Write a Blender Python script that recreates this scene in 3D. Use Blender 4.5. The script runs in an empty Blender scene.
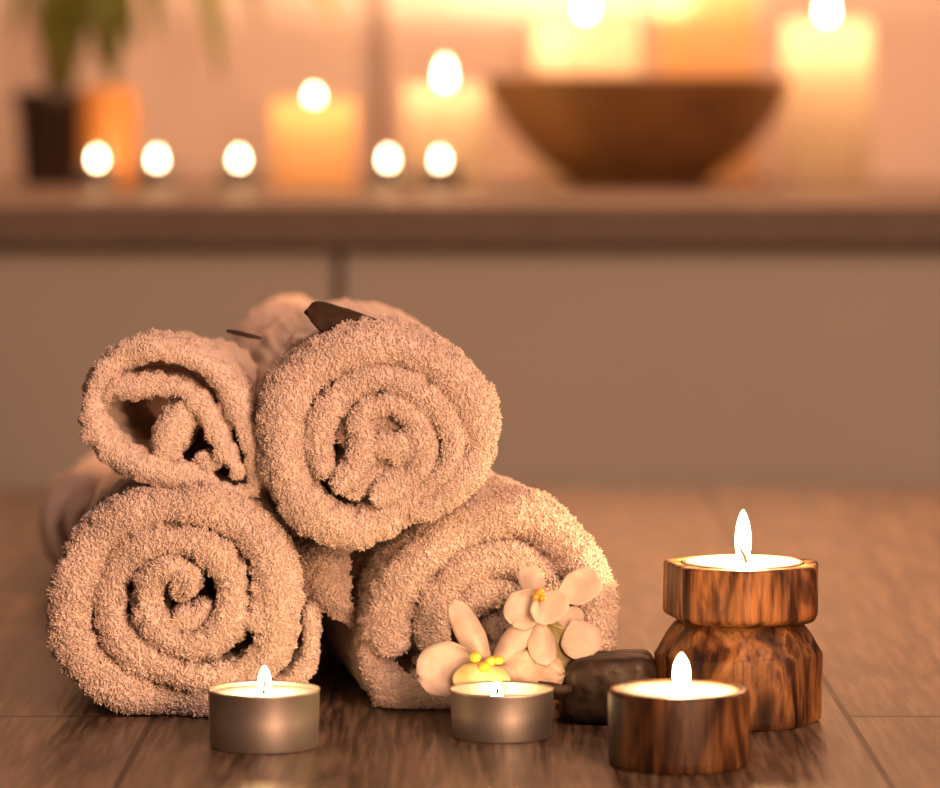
import bpy, bmesh, math, random
import numpy as np
from mathutils import Vector, Matrix

random.seed(7)
rng = np.random.default_rng(11)
C = bpy.context.scene.collection
S = bpy.context.scene
PI = math.pi

# ------------------------------------------------------------------ camera, world, big lights, exposure
F = 3800.0            # focal length in pixels (940 wide)
HZ = 120.0            # horizon row
EYE = 0.215           # eye height above the table top (table top is z = 0)
FLOOR = -0.75

cam_d = bpy.data.cameras.new('camera')
cam_d.sensor_fit = 'HORIZONTAL'
cam_d.sensor_width = 36.0
cam_d.lens = 36.0 * F / 940.0
cam_d.shift_y = -(394.0 - HZ) / 940.0
cam_d.clip_start = 0.05
cam_d.dof.use_dof = True
cam_d.dof.focus_distance = 1.362
cam_d.dof.aperture_fstop = cam_d.lens / 17.0
cam = bpy.data.objects.new('camera', cam_d)
C.objects.link(cam)
cam.location = (0, 0, EYE)
cam.rotation_euler = (PI / 2, 0, 0)
S.camera = cam

w = bpy.data.worlds.new('room_air')
S.world = w
w.use_nodes = True
bg = w.node_tree.nodes['Background']
bg.inputs[0].default_value = (1.0, 0.58, 0.38, 1)
bg.inputs[1].default_value = 0.14


def area(name, loc, target, size, power, col):
    l = bpy.data.lights.new(name, 'AREA')
    l.shape = 'RECTANGLE'
    l.size, l.size_y = size
    l.energy = power
    l.color = col
    o = bpy.data.objects.new(name, l)
    C.objects.link(o)
    o.location = loc
    o.rotation_euler = (Vector(target) - Vector(loc)).to_track_quat('-Z', 'Y').to_euler()
    return o


area('room_lamp_front', (0.65, 0.25, 0.95), (0.0, 1.4, 0.05), (0.6, 0.6), 19.0, (1.0, 0.575, 0.41))
area('low_lamp_front', (0.42, 0.25, 0.26), (0.0, 1.38, 0.06), (0.35, 0.25), 15.0, (1.0, 0.51, 0.275))
pool_spot = bpy.data.lights.new('table_pool_fill', 'SPOT')  # added spot, not a real fixture: makes a warm pool on the table
pool_spot.energy = 140.0
pool_spot.color = (1.0, 0.43, 0.17)
pool_spot.spot_size = math.radians(42)
pool_spot.spot_blend = 1.0
pool_spot.shadow_soft_size = 0.12
pool_spot_o = bpy.data.objects.new('table_pool_fill', pool_spot)
C.objects.link(pool_spot_o)
pool_spot_o.location = (0.55, 2.15, 1.25)
pool_spot_o.rotation_euler = (Vector((0.18, 1.84, 0.0)) - Vector(pool_spot_o.location)).to_track_quat('-Z', 'Y').to_euler()
area('wall_fill_back', (0.35, 3.0, 1.7), (0.25, 3.85, 0.25), (1.2, 0.4), 32.0, (1.0, 0.48, 0.28))  # unseen fill light added over the counter to brighten the back wall

S.view_settings.view_transform = 'Standard'
S.view_settings.look = 'None'
S.view_settings.gamma = 1.0
S.view_settings.exposure = 0.0
S.view_settings.use_curve_mapping = False
S.cycles.use_denoising = True
S.cycles.sample_clamp_indirect = 4.0
S.cycles.max_bounces = 8


# ------------------------------------------------------------------ helpers
def P(px, py, d):
    """world point at distance d seen at photo pixel (px, py)"""
    return Vector(((px - 470.0) * d / F, d, EYE - (py - HZ) * d / F))


def dist(py, z=0.0):
    return (EYE - z) * F / (py - HZ)


def link(name, me, mat=None, parent=None, smooth=True):
    o = bpy.data.objects.new(name, me)
    C.objects.link(o)
    if mat is not None:
        me.materials.clear()
        me.materials.append(mat)
    if parent is not None:
        o.parent = parent
    if smooth and len(me.polygons):
        me.polygons.foreach_set('use_smooth', [True] * len(me.polygons))
    me.update()
    return o


def mesh_np(name, verts, quads=None, tris=None):
    me = bpy.data.meshes.new(name)
    nq = 0 if quads is None else len(quads)
    nt = 0 if tris is None else len(tris)
    loops = []
    if nq: loops.append(np.asarray(quads, np.int32).ravel())
    if nt: loops.append(np.asarray(tris, np.int32).ravel())
    lv = np.concatenate(loops)
    me.vertices.add(len(verts))
    me.vertices.foreach_set('co', np.asarray(verts, np.float32).ravel())
    me.loops.add(len(lv))
    me.loops.foreach_set('vertex_index', lv)
    me.polygons.add(nq + nt)
    starts = np.concatenate([np.arange(nq) * 4, nq * 4 + np.arange(nt) * 3]).astype(np.int32)
    tot = np.concatenate([np.full(nq, 4), np.full(nt, 3)]).astype(np.int32)
    me.polygons.foreach_set('loop_start', starts)
    try:
        me.polygons.foreach_set('loop_total', tot)
    except Exception:
        pass
    me.update(calc_edges=True)
    me.validate()
    return me


def lathe_mesh(name, prof, n=64, cap0=True, cap1=True, rad=None):
    """prof: list of (r, z); rad(angle, r, z) -> radius"""
    vs, fs = [], []
    for r, z in prof:
        for k in range(n):
            a = 2 * PI * k / n
            rr = rad(a, r, z) if rad else r
            vs.append((rr * math.cos(a), rr * math.sin(a), z))
    m = len(prof)
    for i in range(m - 1):
        for k in range(n):
            k2 = (k + 1) % n
            fs.append((i * n + k, i * n + k2, (i + 1) * n + k2, (i + 1) * n + k))
    if cap0:
        fs.append(tuple(reversed(range(n))))
    if cap1:
        fs.append(tuple((m - 1) * n + k for k in range(n)))
    me = bpy.data.meshes.new(name)
    me.from_pydata(vs, [], fs)
    me.update()
    return me


def tube_mesh(name, pts, radii, n=10):
    pts = [Vector(p) for p in pts]
    vs, fs = [], []
    up = Vector((0.3, 0.2, 1)).normalized()
    for i, p in enumerate(pts):
        t = (pts[min(i + 1, len(pts) - 1)] - pts[max(i - 1, 0)]).normalized()
        a = t.cross(up)
        if a.length < 1e-4: a = t.cross(Vector((1, 0, 0)))
        a.normalize()
        b = t.cross(a).normalized()
        for k in range(n):
            q = 2 * PI * k / n
            vs.append(p + (a * math.cos(q) + b * math.sin(q)) * radii[i])
    m = len(pts)
    for i in range(m - 1):
        for k in range(n):
            k2 = (k + 1) % n
            fs.append((i * n + k, i * n + k2, (i + 1) * n + k2, (i + 1) * n + k))
    fs.append(tuple(reversed(range(n))))
    fs.append(tuple((m - 1) * n + k for k in range(n)))
    me = bpy.data.meshes.new(name)
    me.from_pydata(vs, [], fs)
    bm = bmesh.new(); bm.from_mesh(me)
    bmesh.ops.recalc_face_normals(bm, faces=bm.faces)
    bm.to_mesh(me); bm.free()
    return me


def box_mesh(name, lo, hi, bevel=0.0, seg=2):
    bm = bmesh.new()
    bmesh.ops.create_cube(bm, size=1.0)
    for v in bm.verts:
        v.co = Vector([(lo[i] + hi[i]) / 2 + v.co[i] * (hi[i] - lo[i]) for i in range(3)])
    if bevel:
        bmesh.ops.bevel(bm, geom=list(bm.edges), offset=bevel, segments=seg, affect='EDGES', profile=0.5)
    me = bpy.data.meshes.new(name)
    bm.to_mesh(me); bm.free()
    return me


def tag(o, label, cat, group=None):
    o['label'] = label
    o['category'] = cat
    if group: o['group'] = group
    return o


def root(name, loc, label, cat, group=None):
    o = bpy.data.objects.new(name, None)
    o.empty_display_size = 0.01
    C.objects.link(o)
    o.location = loc
    return tag(o, label, cat, group)


def structure(o):
    o['kind'] = 'structure'
    return o


# ------------------------------------------------------------------ materials
def mat(name):
    m = bpy.data.materials.new(name)
    m.use_nodes = True
    nt = m.node_tree
    return m, nt, nt.nodes['Principled BSDF']


def N(nt, t, **kw):
    n = nt.nodes.new(t)
    for k, v in kw.items():
        setattr(n, k, v)
    return n


def ramp(nt, stops, interp='LINEAR'):
    r = N(nt, 'ShaderNodeValToRGB')
    cr = r.color_ramp
    cr.interpolation = interp
    while len(cr.elements) > 1:
        cr.elements.remove(cr.elements[-1])
    cr.elements[0].position, cr.elements[0].color = stops[0][0], (*stops[0][1], 1)
    for p, c in stops[1:]:
        e = cr.elements.new(p)
        e.color = (*c, 1)
    return r


def simple(name, col, rough=0.5, metal=0.0, noise=0.0, nscale=60.0, bump=0.0, spec=0.5):
    m, nt, b = mat(name)
    b.inputs['Roughness'].default_value = rough
    b.inputs['Metallic'].default_value = metal
    b.inputs['Specular IOR Level'].default_value = spec
    tc = N(nt, 'ShaderNodeTexCoord')
    nz = N(nt, 'ShaderNodeTexNoise')
    nz.inputs['Scale'].default_value = nscale
    nz.inputs['Detail'].default_value = 5
    nt.links.new(tc.outputs['Object'], nz.inputs['Vector'])
    lo = tuple(max(0, c * (1 - noise)) for c in col)
    hi = tuple(min(1, c * (1 + noise)) for c in col)
    r = ramp(nt, [(0.3, lo), (0.7, hi)])
    nt.links.new(nz.outputs['Fac'], r.inputs['Fac'])
    nt.links.new(r.outputs['Color'], b.inputs['Base Color'])
    if bump:
        bp = N(nt, 'ShaderNodeBump')
        bp.inputs['Strength'].default_value = bump
        bp.inputs['Distance'].default_value = 0.001
        nt.links.new(nz.outputs['Fac'], bp.inputs['Height'])
        nt.links.new(bp.outputs['Normal'], b.inputs['Normal'])
    return m


def towel_material():
    m, nt, b = mat('terry_cotton')
    tc = N(nt, 'ShaderNodeTexCoord')
    nz = N(nt, 'ShaderNodeTexNoise')
    nz.inputs['Scale'].default_value = 900
    nz.inputs['Detail'].default_value = 3
    nt.links.new(tc.outputs['Object'], nz.inputs['Vector'])
    r = ramp(nt, [(0.25, (0.78, 0.645, 0.57)), (0.7, (0.90, 0.765, 0.69))])
    nt.links.new(nz.outputs['Fac'], r.inputs['Fac'])
    b.inputs['Roughness'].default_value = 0.95
    b.inputs['Specular IOR Level'].default_value = 0.15
    b.inputs['Sheen Weight'].default_value = 0.3
    b.inputs['Sheen Roughness'].default_value = 0.5
    nt.links.new(r.outputs['Color'], b.inputs['Base Color'])
    bp = N(nt, 'ShaderNodeBump')
    bp.inputs['Strength'].default_value = 0.5
    bp.inputs['Distance'].default_value = 0.0006
    nt.links.new(nz.outputs['Fac'], bp.inputs['Height'])
    nt.links.new(bp.outputs['Normal'], b.inputs['Normal'])
    tr = N(nt, 'ShaderNodeBsdfTranslucent')
    nt.links.new(r.outputs['Color'], tr.inputs['Color'])
    mx = N(nt, 'ShaderNodeMixShader')
    mx.inputs[0].default_value = 0.28
    nt.links.new(b.outputs[0], mx.inputs[1])
    nt.links.new(tr.outputs[0], mx.inputs[2])
    nt.links.new(mx.outputs[0], nt.nodes['Material Output'].inputs['Surface'])
    return m


def olive_wood(name, seed, dark=1.0, tone=1.0):
    m, nt, b = mat(name)
    tc = N(nt, 'ShaderNodeTexCoord')
    mp = N(nt, 'ShaderNodeMapping')
    mp.inputs['Location'].default_value = (seed, seed * 0.7, seed * 0.3)
    mp.inputs['Scale'].default_value = (1, 1, 0.27)
    nt.links.new(tc.outputs['Object'], mp.inputs['Vector'])
    n1 = N(nt, 'ShaderNodeTexNoise')
    n1.inputs['Scale'].default_value = 60
    n1.inputs['Detail'].default_value = 3
    n1.inputs['Distortion'].default_value = 1.8
    nt.links.new(mp.outputs[0], n1.inputs['Vector'])
    r = ramp(nt, [(q, tuple(x * tone for x in c)) for q, c in [(0.34, (0.018, 0.006, 0.002)), (0.43, (0.080, 0.031, 0.011)), (0.52, (0.22, 0.098, 0.034)),
                  (0.61, (0.36, 0.178, 0.068)), (0.69, (0.10, 0.042, 0.014))]])
    nt.links.new(n1.outputs['Fac'], r.inputs['Fac'])
    n2 = N(nt, 'ShaderNodeTexNoise')
    n2.inputs['Scale'].default_value = 520
    n2.inputs['Detail'].default_value = 4
    mp2 = N(nt, 'ShaderNodeMapping')
    mp2.inputs['Scale'].default_value = (1, 1, 0.12)
    nt.links.new(tc.outputs['Object'], mp2.inputs['Vector'])
    nt.links.new(mp2.outputs[0], n2.inputs['Vector'])
    r2 = ramp(nt, [(0.32, (0.25 * dark, 0.2 * dark, 0.17 * dark)), (0.52, (1, 1, 1))])
    nt.links.new(n2.outputs['Fac'], r2.inputs['Fac'])
    n4 = N(nt, 'ShaderNodeTexNoise')
    n4.inputs['Scale'].default_value = 42
    n4.inputs['Detail'].default_value = 2
    nt.links.new(mp.outputs[0], n4.inputs['Vector'])
    r4 = ramp(nt, [(0.40, (0.30, 0.25, 0.22)), (0.56, (1.25, 1.2, 1.1))])
    nt.links.new(n4.outputs['Fac'], r4.inputs['Fac'])
    mul4 = N(nt, 'ShaderNodeMixRGB', blend_type='MULTIPLY')
    mul4.inputs[0].default_value = 0.9
    nt.links.new(r.outputs[0], mul4.inputs[1])
    nt.links.new(r4.outputs[0], mul4.inputs[2])
    mul = N(nt, 'ShaderNodeMixRGB', blend_type='MULTIPLY')
    mul.inputs[0].default_value = 0.85
    nt.links.new(mul4.outputs[0], mul.inputs[1])
    nt.links.new(r2.outputs[0], mul.inputs[2])
    nt.links.new(mul.outputs[0], b.inputs['Base Color'])
    b.inputs['Roughness'].default_value = 0.5
    b.inputs['Specular IOR Level'].default_value = 0.3
    bp = N(nt, 'ShaderNodeBump')
    bp.inputs['Strength'].default_value = 0.6
    bp.inputs['Distance'].default_value = 0.0008
    nt.links.new(n1.outputs['Fac'], bp.inputs['Height'])
    nt.links.new(bp.outputs['Normal'], b.inputs['Normal'])
    return m


def table_material():
    m, nt, b = mat('plank_laminate')
    L = nt.links
    tc = N(nt, 'ShaderNodeTexCoord')
    sep = N(nt, 'ShaderNodeSeparateXYZ')
    L.new(tc.outputs['Object'], sep.inputs[0])

    def M(op, a, b_=None):
        n = N(nt, 'ShaderNodeMath', operation=op)
        for i, v in enumerate((a, b_)):
            if v is None: continue
            if isinstance(v, (int, float)): n.inputs[i].default_value = v
            else: L.new(v, n.inputs[i])
        return n.outputs[0]
    # planks 0.25 m wide run away from the viewer; seams at x = -0.114 and 0.136
    u = M('DIVIDE', M('ADD', sep.outputs[0], 0.114), 0.25)
    cell = M('FLOOR', u)
    fr = M('FRACT', u)
    seam = M('LESS_THAN', M('MINIMUM', fr, M('SUBTRACT', 1.0, fr)), 0.0048)
    # staggered end joints
    par = M('FRACT', M('MULTIPLY', cell, 0.5))
    v = M('DIVIDE', M('SUBTRACT', sep.outputs[1], M('ADD', M('MULTIPLY', par, 0.84), -0.5)), 1.4)
    vf = M('FRACT', v)
    joint = M('LESS_THAN', M('MINIMUM', vf, M('SUBTRACT', 1.0, vf)), 0.0011)
    gap = M('MAXIMUM', seam, joint)
    pid = M('ADD', M('MULTIPLY', cell, 3.17), M('MULTIPLY', M('FLOOR', v), 1.73))
    comb = N(nt, 'ShaderNodeCombineXYZ')
    L.new(sep.outputs[0], comb.inputs[0])
    L.new(M('MULTIPLY', sep.outputs[1], 0.10), comb.inputs[1])
    L.new(pid, comb.inputs[2])
    n1 = N(nt, 'ShaderNodeTexNoise')
    n1.inputs['Scale'].default_value = 26
    n1.inputs['Detail'].default_value = 4
    n1.inputs['Distortion'].default_value = 0.3
    L.new(comb.outputs[0], n1.inputs['Vector'])
    # fine rings: cathedral grain out of the slow noise
    rings = M('FRACT', M('MULTIPLY', n1.outputs['Fac'], 8.0))
    tri = M('ABSOLUTE', M('SUBTRACT', rings, 0.5))
    n2 = N(nt, 'ShaderNodeTexNoise')
    n2.inputs['Scale'].default_value = 420
    n2.inputs['Detail'].default_value = 4
    comb2 = N(nt, 'ShaderNodeCombineXYZ')
    L.new(sep.outputs[0], comb2.inputs[0])
    L.new(M('MULTIPLY', sep.outputs[1], 0.06), comb2.inputs[1])
    L.new(pid, comb2.inputs[2])
    L.new(comb2.outputs[0], n2.inputs['Vector'])
    fine = M('ADD', M('MULTIPLY', M('SUBTRACT', n2.outputs['Fac'], 0.5), 2.4), 0.5)
    g = M('ADD', M('MULTIPLY', tri, 0.55), M('MULTIPLY', fine, 0.75))
    r = ramp(nt, [(0.28, (0.036, 0.022, 0.014)), (0.55, (0.098, 0.065, 0.044)), (0.85, (0.175, 0.121, 0.085))])
    L.new(g, r.inputs['Fac'])
    # knots
    n3 = N(nt, 'ShaderNodeTexNoise')
    n3.inputs['Scale'].default_value = 9
    n3.inputs['Detail'].default_value = 3
    comb3 = N(nt, 'ShaderNodeCombineXYZ')
    L.new(sep.outputs[0], comb3.inputs[0])
    L.new(M('MULTIPLY', sep.outputs[1], 0.55), comb3.inputs[1])
    L.new(pid, comb3.inputs[2])
    L.new(comb3.outputs[0], n3.inputs['Vector'])
    rk = ramp(nt, [(0.28, (0.42, 0.36, 0.32)), (0.40, (1, 1, 1))])
    L.new(n3.outputs['Fac'], rk.inputs['Fac'])
    mul = N(nt, 'ShaderNodeMixRGB', blend_type='MULTIPLY')
    mul.inputs[0].default_value = 1.0
    L.new(r.outputs[0], mul.inputs[1]); L.new(rk.outputs[0], mul.inputs[2])
    mx = N(nt, 'ShaderNodeMixRGB')
    L.new(M('MULTIPLY', gap, 0.95), mx.inputs[0])
    L.new(mul.outputs[0], mx.inputs[1])
    mx.inputs[2].default_value = (0.03, 0.018, 0.012, 1)
    L.new(mx.outputs[0], b.inputs['Base Color'])
    rr = N(nt, 'ShaderNodeMapRange')
    rr.inputs[3].default_value = 0.30
    rr.inputs[4].default_value = 0.46
    L.new(n2.outputs['Fac'], rr.inputs[0])
    L.new(rr.outputs[0], b.inputs['Roughness'])
    b.inputs['Specular IOR Level'].default_value = 0.5
    L.new(M('SUBTRACT', 0.42, M('MULTIPLY', gap, 0.30)), b.inputs['Specular IOR Level'])
    hgt = M('SUBTRACT', M('MULTIPLY', g, 0.35), M('MULTIPLY', gap, 1.0))
    bp = N(nt, 'ShaderNodeBump')
    bp.inputs['Strength'].default_value = 0.55
    bp.inputs['Distance'].default_value = 0.0007
    L.new(hgt, bp.inputs['Height'])
    L.new(bp.outputs['Normal'], b.inputs['Normal'])
    return m


def wax_material(name, col, trans=0.5, tcol=None):
    m, nt, b = mat(name)
    tc = N(nt, 'ShaderNodeTexCoord')
    nz = N(nt, 'ShaderNodeTexNoise')
    nz.inputs['Scale'].default_value = 40
    nt.links.new(tc.outputs['Object'], nz.inputs['Vector'])
    r = ramp(nt, [(0.2, tuple(c * 0.95 for c in col)), (0.8, col)])
    nt.links.new(nz.outputs['Fac'], r.inputs['Fac'])
    nt.links.new(r.outputs[0], b.inputs['Base Color'])
    b.inputs['Roughness'].default_value = 0.35
    tr = N(nt, 'ShaderNodeBsdfTranslucent')
    tr.inputs['Color'].default_value = (*(tcol or col), 1)
    mx = N(nt, 'ShaderNodeMixShader')
    mx.inputs[0].default_value = trans
    nt.links.new(b.outputs[0], mx.inputs[1])
    nt.links.new(tr.outputs[0], mx.inputs[2])
    nt.links.new(mx.outputs[0], nt.nodes['Material Output'].inputs['Surface'])
    return m


def flame_material():
    m, nt, b = mat('flame')
    nt.nodes.remove(b)
    e = N(nt, 'ShaderNodeEmission')
    tc = N(nt, 'ShaderNodeTexCoord')
    sp = N(nt, 'ShaderNodeSeparateXYZ')
    nt.links.new(tc.outputs['Generated'], sp.inputs[0])
    r = ramp(nt, [(0.0, (1.0, 0.62, 0.30)), (0.3, (1.0, 0.80, 0.50)), (0.9, (1.0, 0.74, 0.42))])
    nt.links.new(sp.outputs[2], r.inputs['Fac'])
    nt.links.new(r.outputs[0], e.inputs['Color'])
    e.inputs['Strength'].default_value = 14.0
    t = N(nt, 'ShaderNodeBsdfTransparent')
    a = N(nt, 'ShaderNodeAddShader')
    nt.links.new(e.outputs[0], a.inputs[0])
    nt.links.new(t.outputs[0], a.inputs[1])
    nt.links.new(a.outputs[0], nt.nodes['Material Output'].inputs['Surface'])
    m.cycles.emission_sampling = 'NONE'
    return m


def petal_material(name, base, tip, trans=0.35):
    m, nt, b = mat(name)
    tc = N(nt, 'ShaderNodeTexCoord')
    nz = N(nt, 'ShaderNodeTexNoise')
    nz.inputs['Scale'].default_value = 220
    nz.inputs['Detail'].default_value = 4
    nt.links.new(tc.outputs['Object'], nz.inputs['Vector'])
    r = ramp(nt, [(0.3, base), (0.65, tip)])
    nt.links.new(nz.outputs['Fac'], r.inputs['Fac'])
    nt.links.new(r.outputs[0], b.inputs['Base Color'])
    b.inputs['Roughness'].default_value = 0.45
    bp = N(nt, 'ShaderNodeBump')
    bp.inputs['Strength'].default_value = 0.3
    bp.inputs['Distance'].default_value = 0.0005
    nt.links.new(nz.outputs['Fac'], bp.inputs['Height'])
    nt.links.new(bp.outputs['Normal'], b.inputs['Normal'])
    tr = N(nt, 'ShaderNodeBsdfTranslucent')
    nt.links.new(r.outputs[0], tr.inputs['Color'])
    mx = N(nt, 'ShaderNodeMixShader')
    mx.inputs[0].default_value = trans
    nt.links.new(b.outputs[0], mx.inputs[1])
    nt.links.new(tr.outputs[0], mx.inputs[2])
    nt.links.new(mx.outputs[0], nt.nodes['Material Output'].inputs['Surface'])
    return m


M_TOWEL = towel_material()
M_TABLE = table_material()
M_FLAME = flame_material()
M_WALL = simple('painted_wall', (0.80, 0.68, 0.58), 0.8, noise=0.02, nscale=4)
M_TRIM = simple('wall_trim', (0.38, 0.30, 0.25), 0.6, noise=0.04)
M_FLOOR = simple('floor_stone', (0.30, 0.25, 0.21), 0.6, noise=0.1, nscale=8)
M_DOOR = simple('cabinet_lacquer', (0.51, 0.47, 0.42), 0.55, noise=0.02, nscale=6)
M_CARCASS = simple('cabinet_carcass', (0.18, 0.14, 0.11), 0.7, noise=0.05)
M_COUNTER = simple('counter_stone', (0.20, 0.15, 0.115), 0.55, noise=0.12, nscale=30, spec=0.25)
M_ALU = simple('tealight_aluminium', (0.42, 0.39, 0.365), 0.52, metal=1.0, noise=0.04, nscale=150)
M_WAX = wax_material('tealight_wax', (0.95, 0.88, 0.76), 0.15)
M_WAXPOOL = wax_material('molten_wax', (0.90, 0.72, 0.50), 0.15)
M_WICK = simple('charred_wick', (0.035, 0.02, 0.014), 0.9, noise=0.2)
M_PILLAR = wax_material('pillar_wax', (0.90, 0.80, 0.66), 0.72, (1.0, 0.93, 0.78))
M_PILLAR_M = wax_material('honey_pillar_wax', (0.90, 0.70, 0.50), 0.70, (1.0, 0.82, 0.55))
M_PILLAR_O = wax_material('amber_pillar_wax', (0.90, 0.68, 0.48), 0.70, (1.0, 0.78, 0.50))
M_BOWL = simple('bowl_wood', (0.25, 0.12, 0.036), 0.65, noise=0.25, nscale=18)
M_POT = simple('pot_glaze', (0.045, 0.028, 0.018), 0.45, noise=0.2, nscale=20)
M_SOIL = simple('pot_soil', (0.05, 0.03, 0.02), 0.95, noise=0.4, nscale=90, bump=0.6)
M_LEAF = simple('plant_leaf', (0.15, 0.17, 0.018), 0.45, noise=0.35, nscale=25)
M_STEM = simple('plant_stem', (0.24, 0.19, 0.06), 0.6, noise=0.2)
M_JAR = simple('amber_glaze', (0.85, 0.38, 0.09), 0.22, noise=0.1, nscale=15)
M_STONE = simple('dark_stone', (0.024, 0.014, 0.009), 0.5, noise=0.6, nscale=200, bump=0.5, spec=0.3)
M_DRY = simple('dried_leaf', (0.030, 0.014, 0.007), 0.7, noise=0.4, nscale=160, bump=0.4, spec=0.2)
M_TWIG = simple('twig_bark', (0.045, 0.022, 0.012), 0.7, noise=0.4, nscale=150, bump=0.5)
M_CHIP = simple('pale_chip', (0.48, 0.30, 0.17), 0.8, noise=0.3, nscale=150, bump=0.5)
M_PETAL = petal_material('orchid_petal', (0.57, 0.46, 0.39), (0.67, 0.56, 0.49))
M_PETAL_W = petal_material('wilted_petal', (0.42, 0.30, 0.22), (0.72, 0.58, 0.47))
M_LIP = petal_material('orchid_lip', (0.58, 0.48, 0.20), (0.68, 0.58, 0.36))
M_YEL = petal_material('orchid_column', (0.55, 0.40, 0.03), (0.62, 0.50, 0.07), 0.2)
M_ORA = petal_material('orchid_throat', (0.85, 0.32, 0.03), (0.90, 0.48, 0.08), 0.2)
M_SEPAL = petal_material('green_sepal', (0.20, 0.17, 0.05), (0.30, 0.26, 0.09), 0.3)
M_OLIVE = olive_wood('olive_wood_tall', 0.31)
M_OLIVE2 = olive_wood('olive_wood_low', 2.7, tone=0.5)
M_BASEWOOD = olive_wood('olive_wood_base', 5.2, tone=0.75)
M_TOPWOOD = simple('cut_wood_face', (0.50, 0.25, 0.09), 0.5, noise=0.35, nscale=70)

# ------------------------------------------------------------------ the setting
structure(link('floor', box_mesh('floor', (-2.6, -0.6, FLOOR - 0.05), (2.6, 4.0, FLOOR)), M_FLOOR, smooth=False))
structure(link('wall_back', box_mesh('wall_back', (-2.6, 3.9, FLOOR), (2.6, 4.0, 1.6)), M_WALL, smooth=False))
tx = P(381, 60, 3.88).x
structure(link('trim_1', box_mesh('trim_1', (tx - 0.007, 3.888, 0.16), (tx + 0.007, 3.9, 1.6), 0.001), M_TRIM, smooth=False))

# cabinet run with its worktop
CT = EYE - (205 - HZ) * 2.8 / F          # counter top height
cab = root('cabinet', (0, 3.3, FLOOR), 'long cream cabinet with flat doors under the dark counter', 'cabinet')
zo = -FLOOR
link('carcass', box_mesh('carcass', (-2.3, -0.44, 0.08), (2.3, 0.58, zo + CT - 0.0302)), M_CARCASS, cab, smooth=False)
link('plinth', box_mesh('plinth', (-2.3, -0.38, 0.0), (2.3, 0.55, 0.08)), M_CARCASS, cab, smooth=False)
gx = P(338, 280, 2.84).x
xs = [(-2.3, -1.29), (-1.282, gx - 0.004), (gx + 0.004, 1.1), (1.108, 2.3)]
for a, b_ in xs:
    link('door', box_mesh('door', (a, -0.46, 0.09), (b_, -0.4405, zo + CT - 0.036), 0.001), M_DOOR, cab, smooth=False)
ct = tag(link('worktop', box_mesh('worktop', (-2.3, 2.80, CT - 0.030), (2.3, 3.885, CT), 0.002), M_COUNTER, smooth=False),
         'dark brown worktop running along the back wall, candles and bowl on it', 'worktop')

# table
tb = root('table', (0, 1.45, 0), 'wooden plank table top carrying the towels and front candles', 'table')
TFAR = dist(487)
top = link('tabletop', box_mesh('tabletop', (-0.85, -0.62, -0.03), (0.85, TFAR - 1.45, 0.0), 0.002), M_TABLE, tb, smooth=False)
for sx in (-0.78, 0.78):
    for sy in (-0.55, TFAR - 1.45 - 0.07):
        link('leg', box_mesh('leg', (sx - 0.03, sy - 0.03, FLOOR), (sx + 0.03, sy + 0.03, -0.0302), 0.002), M_CARCASS, tb, smooth=False)


# ------------------------------------------------------------------ towels
def smooth_path(pts, step):
    pts = np.asarray(pts, float)
    p = np.vstack([2 * pts[0] - pts[1], pts, 2 * pts[-1] - pts[-2]])
    out = []
    for i in range(1, len(p) - 2):
        p0, p1, p2, p3 = p[i - 1], p[i], p[i + 1], p[i + 2]
        for t in np.linspace(0, 1, 24, endpoint=False):
            out.append(0.5 * ((2 * p1) + (-p0 + p2) * t + (2 * p0 - 5 * p1 + 4 * p2 - p3) * t * t
                              + (-p0 + 3 * p1 - 3 * p2 + p3) * t ** 3))
    out.append(p[-2])
    out = np.array(out)
    seg = np.linalg.norm(np.diff(out[:, :2], axis=0), axis=1)
    s = np.concatenate([[0], np.cumsum(seg)])
    n = max(6, int(s[-1] / step))
    t = np.linspace(0, s[-1], n)
    return np.stack([np.interp(t, s, out[:, k]) for k in range(out.shape[1])], 1), t


class Sines:
    def __init__(self, lam_lo, lam_hi, n, r):
        d = r.normal(size=(n, 3)); d /= np.linalg.norm(d, axis=1)[:, None]
        lam = np.exp(r.uniform(math.log(lam_lo), math.log(lam_hi), n))
        self.k = d * (2 * PI / lam)[:, None]
        self.ph = r.uniform(0, 2 * PI, n)
        self.n = n

    def __call__(self, v):
        out = np.zeros(len(v))
        for k, p in zip(self.k, self.ph):
            out += np.sin(v @ k + p)
        return out / math.sqrt(self.n / 2)


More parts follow.
